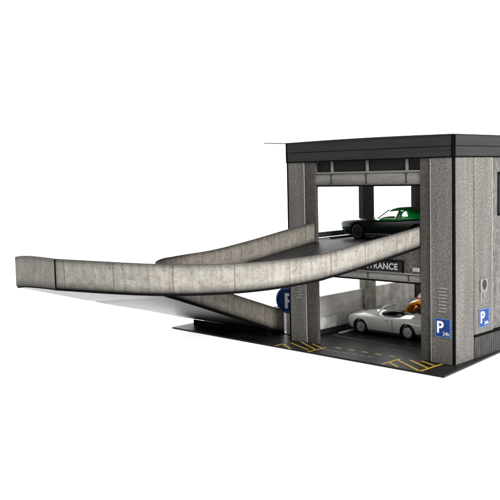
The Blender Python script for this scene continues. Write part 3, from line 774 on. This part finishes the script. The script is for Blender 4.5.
# --- orange hot rod with a red cab, behind the roadster
def hot_rod(loc, rz):
    e = empty('toy_car', loc, rz)
    tag(e, 'orange toy hot rod with a red cab behind the silver roadster', 'toy car')
    secs = [(2.6, body_section(.45, .40, .95, .98)), (2.3, body_section(.62, .30, 1.20, 1.22)), (1.2, body_section(.68, .28, 1.30, 1.34)), (.3, body_section(.85, .28, 1.30, 1.32)),
            (-1.2, body_section(.95, .28, 1.30, 1.32)), (-2.4, body_section(.90, .34, 1.20, 1.22)), (-2.8, body_section(.70, .45, 1.0, 1.02))]
    base = temp(loft(secs)); mesh_obj('body', boolean(base, [], 2), M['orange'], e)
    def fender(x, s):
        bm = bmesh.new(); n = 18; rows = []
        for i in range(n+1):
            a = math.radians(-8+196*i/n); ca, sa = math.cos(a), math.sin(a)
            row = []
            for ro, yy in ((.70, .60), (.72, 1.30), (.82, 1.36), (.90, 1.20), (.92, .60)):
                row.append(bm.verts.new((x+ro*1.08*ca, s*yy, .62+ro*1.18*sa)))
            rows.append(row)
        for A, B in zip(rows, rows[1:]):
            for k in range(5): bm.faces.new((A[k], A[(k+1) % 5], B[(k+1) % 5], B[k]))
        bm.faces.new(rows[0]); bm.faces.new(rows[-1][::-1])
        o = finish(bm, 'fender', M['orange'], e, smooth=True); o.data.set_sharp_from_angle(angle=.7)
    for x in (1.65, -1.7):
        for s in (1, -1): fender(x, s); wheel(e, x, s*1.02, .55, .42, s, M['chrome'], 5, .6)
    CB = 1.7
    secs = [(.55, [(0, 1.2), (.5, 1.2), (.72, 1.2), (.72, 1.3), (.70, 1.4), (.5, 1.45), (0, 1.46)]), (.25, [(0, 1.2), (.5, 1.2), (.74, 1.2), (.72, 1.7), (.66, 2.05), (.5, 2.18), (0, 2.22)]),
            (-.6, [(0, 1.2), (.5, 1.2), (.76, 1.2), (.74, 1.7), (.68, 2.15), (.5, 2.28), (0, 2.32)]), (-1.6, [(0, 1.2), (.5, 1.2), (.72, 1.2), (.70, 1.6), (.64, 1.95), (.5, 2.02), (0, 2.05)]), (-2.0, [(0, 1.2), (.4, 1.2), (.6, 1.2), (.6, 1.3), (.5, 1.35), (.4, 1.38), (0, 1.4)])]
    base = temp(loft([(x+CB, q) for x, q in secs])); bm = bmesh.new(); prism(bm, [(x+CB, z) for x, z in ((-.20, 1.55), (-.35, 2.0), (-.9, 2.0), (-.95, 1.55))], -2, 2, 'y')
    mesh_obj('cab', boolean(base, [temp(bm)], 2), M['red'], e)
    for s in (1, -1):
        bm = bmesh.new(); bmesh.ops.create_uvsphere(bm, u_segments=20, v_segments=12, radius=.10, matrix=Matrix.Translation((1.62, s*.90, 1.84)))
        finish(bm, 'headlight', M['chrome'], e, smooth=True)
    boxes('chassis', M['plastic'], e, [(-2.4, 2.3, -.6, .6, .2, .42)])
    return e
hot_rod((-5.55, 9.0, .05), PI)

# wheel stops
ws1 = box('wheel_stop', M['kerb'], None, -9.97, -9.72, 3.30, 5.00, .012, .10, .02); tag(ws1, 'pale concrete wheel stop in front of the silver roadster', 'wheel stop')
ws2 = box('wheel_stop', M['rule_dark'], None, -9.75, -9.50, 2.3, 4.4, 5.892, 6.0, .02); tag(ws2, 'black wheel stop in front of the green coupe', 'wheel stop')

# ------------------------------------------------------------------ camera
cam = bpy.data.cameras.new('camera'); co = bpy.data.objects.new('camera', cam); COL.objects.link(co)
Rm = Matrix(((.72083, .692699, -.023916), (-.043654, .079808, .995854), (.691736, -.716797, .087767))).transposed().to_4x4()
co.matrix_world = Matrix.Translation((22.12453, -37.51767, 9.79554)) @ Rm
cam.sensor_width = 36; cam.lens = 858.05/500*36; cam.clip_start = .5; cam.clip_end = 6000
S.camera = co

# ------------------------------------------------------------------ light
w = bpy.data.worlds.new('World'); S.world = w; w.use_nodes = True
nt = w.node_tree; bg = nt.nodes['Background']
tc = N(nt, 'ShaderNodeTexCoord')                                  # a studio: bright white sweep behind and above, dim room on the photographer's side
dp = N(nt, 'ShaderNodeVectorMath', operation='DOT_PRODUCT'); dp.inputs[1].default_value = (-.66, .68, .32)
L(nt, tc.outputs['Generated'], dp.inputs[0])
mr = N(nt, 'ShaderNodeMapRange', interpolation_type='SMOOTHSTEP'); mr.inputs['From Min'].default_value = -.25; mr.inputs['From Max'].default_value = .35
mr.inputs['To Min'].default_value = .34; mr.inputs['To Max'].default_value = 2.5
L(nt, dp.outputs['Value'], mr.inputs['Value']); L(nt, mr.outputs['Result'], bg.inputs['Strength'])
bg.inputs['Color'].default_value = (1, 1, 1, 1)
def area(name, loc, target, size, power, col=(1, 1, 1)):
    l = bpy.data.lights.new(name, 'AREA'); l.shape = 'DISK'; l.size = size; l.energy = power; l.color = col
    o = bpy.data.objects.new(name, l); COL.objects.link(o); o.location = loc
    o.rotation_euler = (Vector(target)-Vector(loc)).to_track_quat('-Z', 'Y').to_euler(); return o
area('key_softbox', (75, -22, 34), (-6, 2, 5), 34, 190000, (1, .985, .96))
S.view_settings.view_transform = 'Standard'; S.view_settings.look = 'None'
S.view_settings.exposure = 0; S.view_settings.gamma = 1
S.cycles.max_bounces = 8
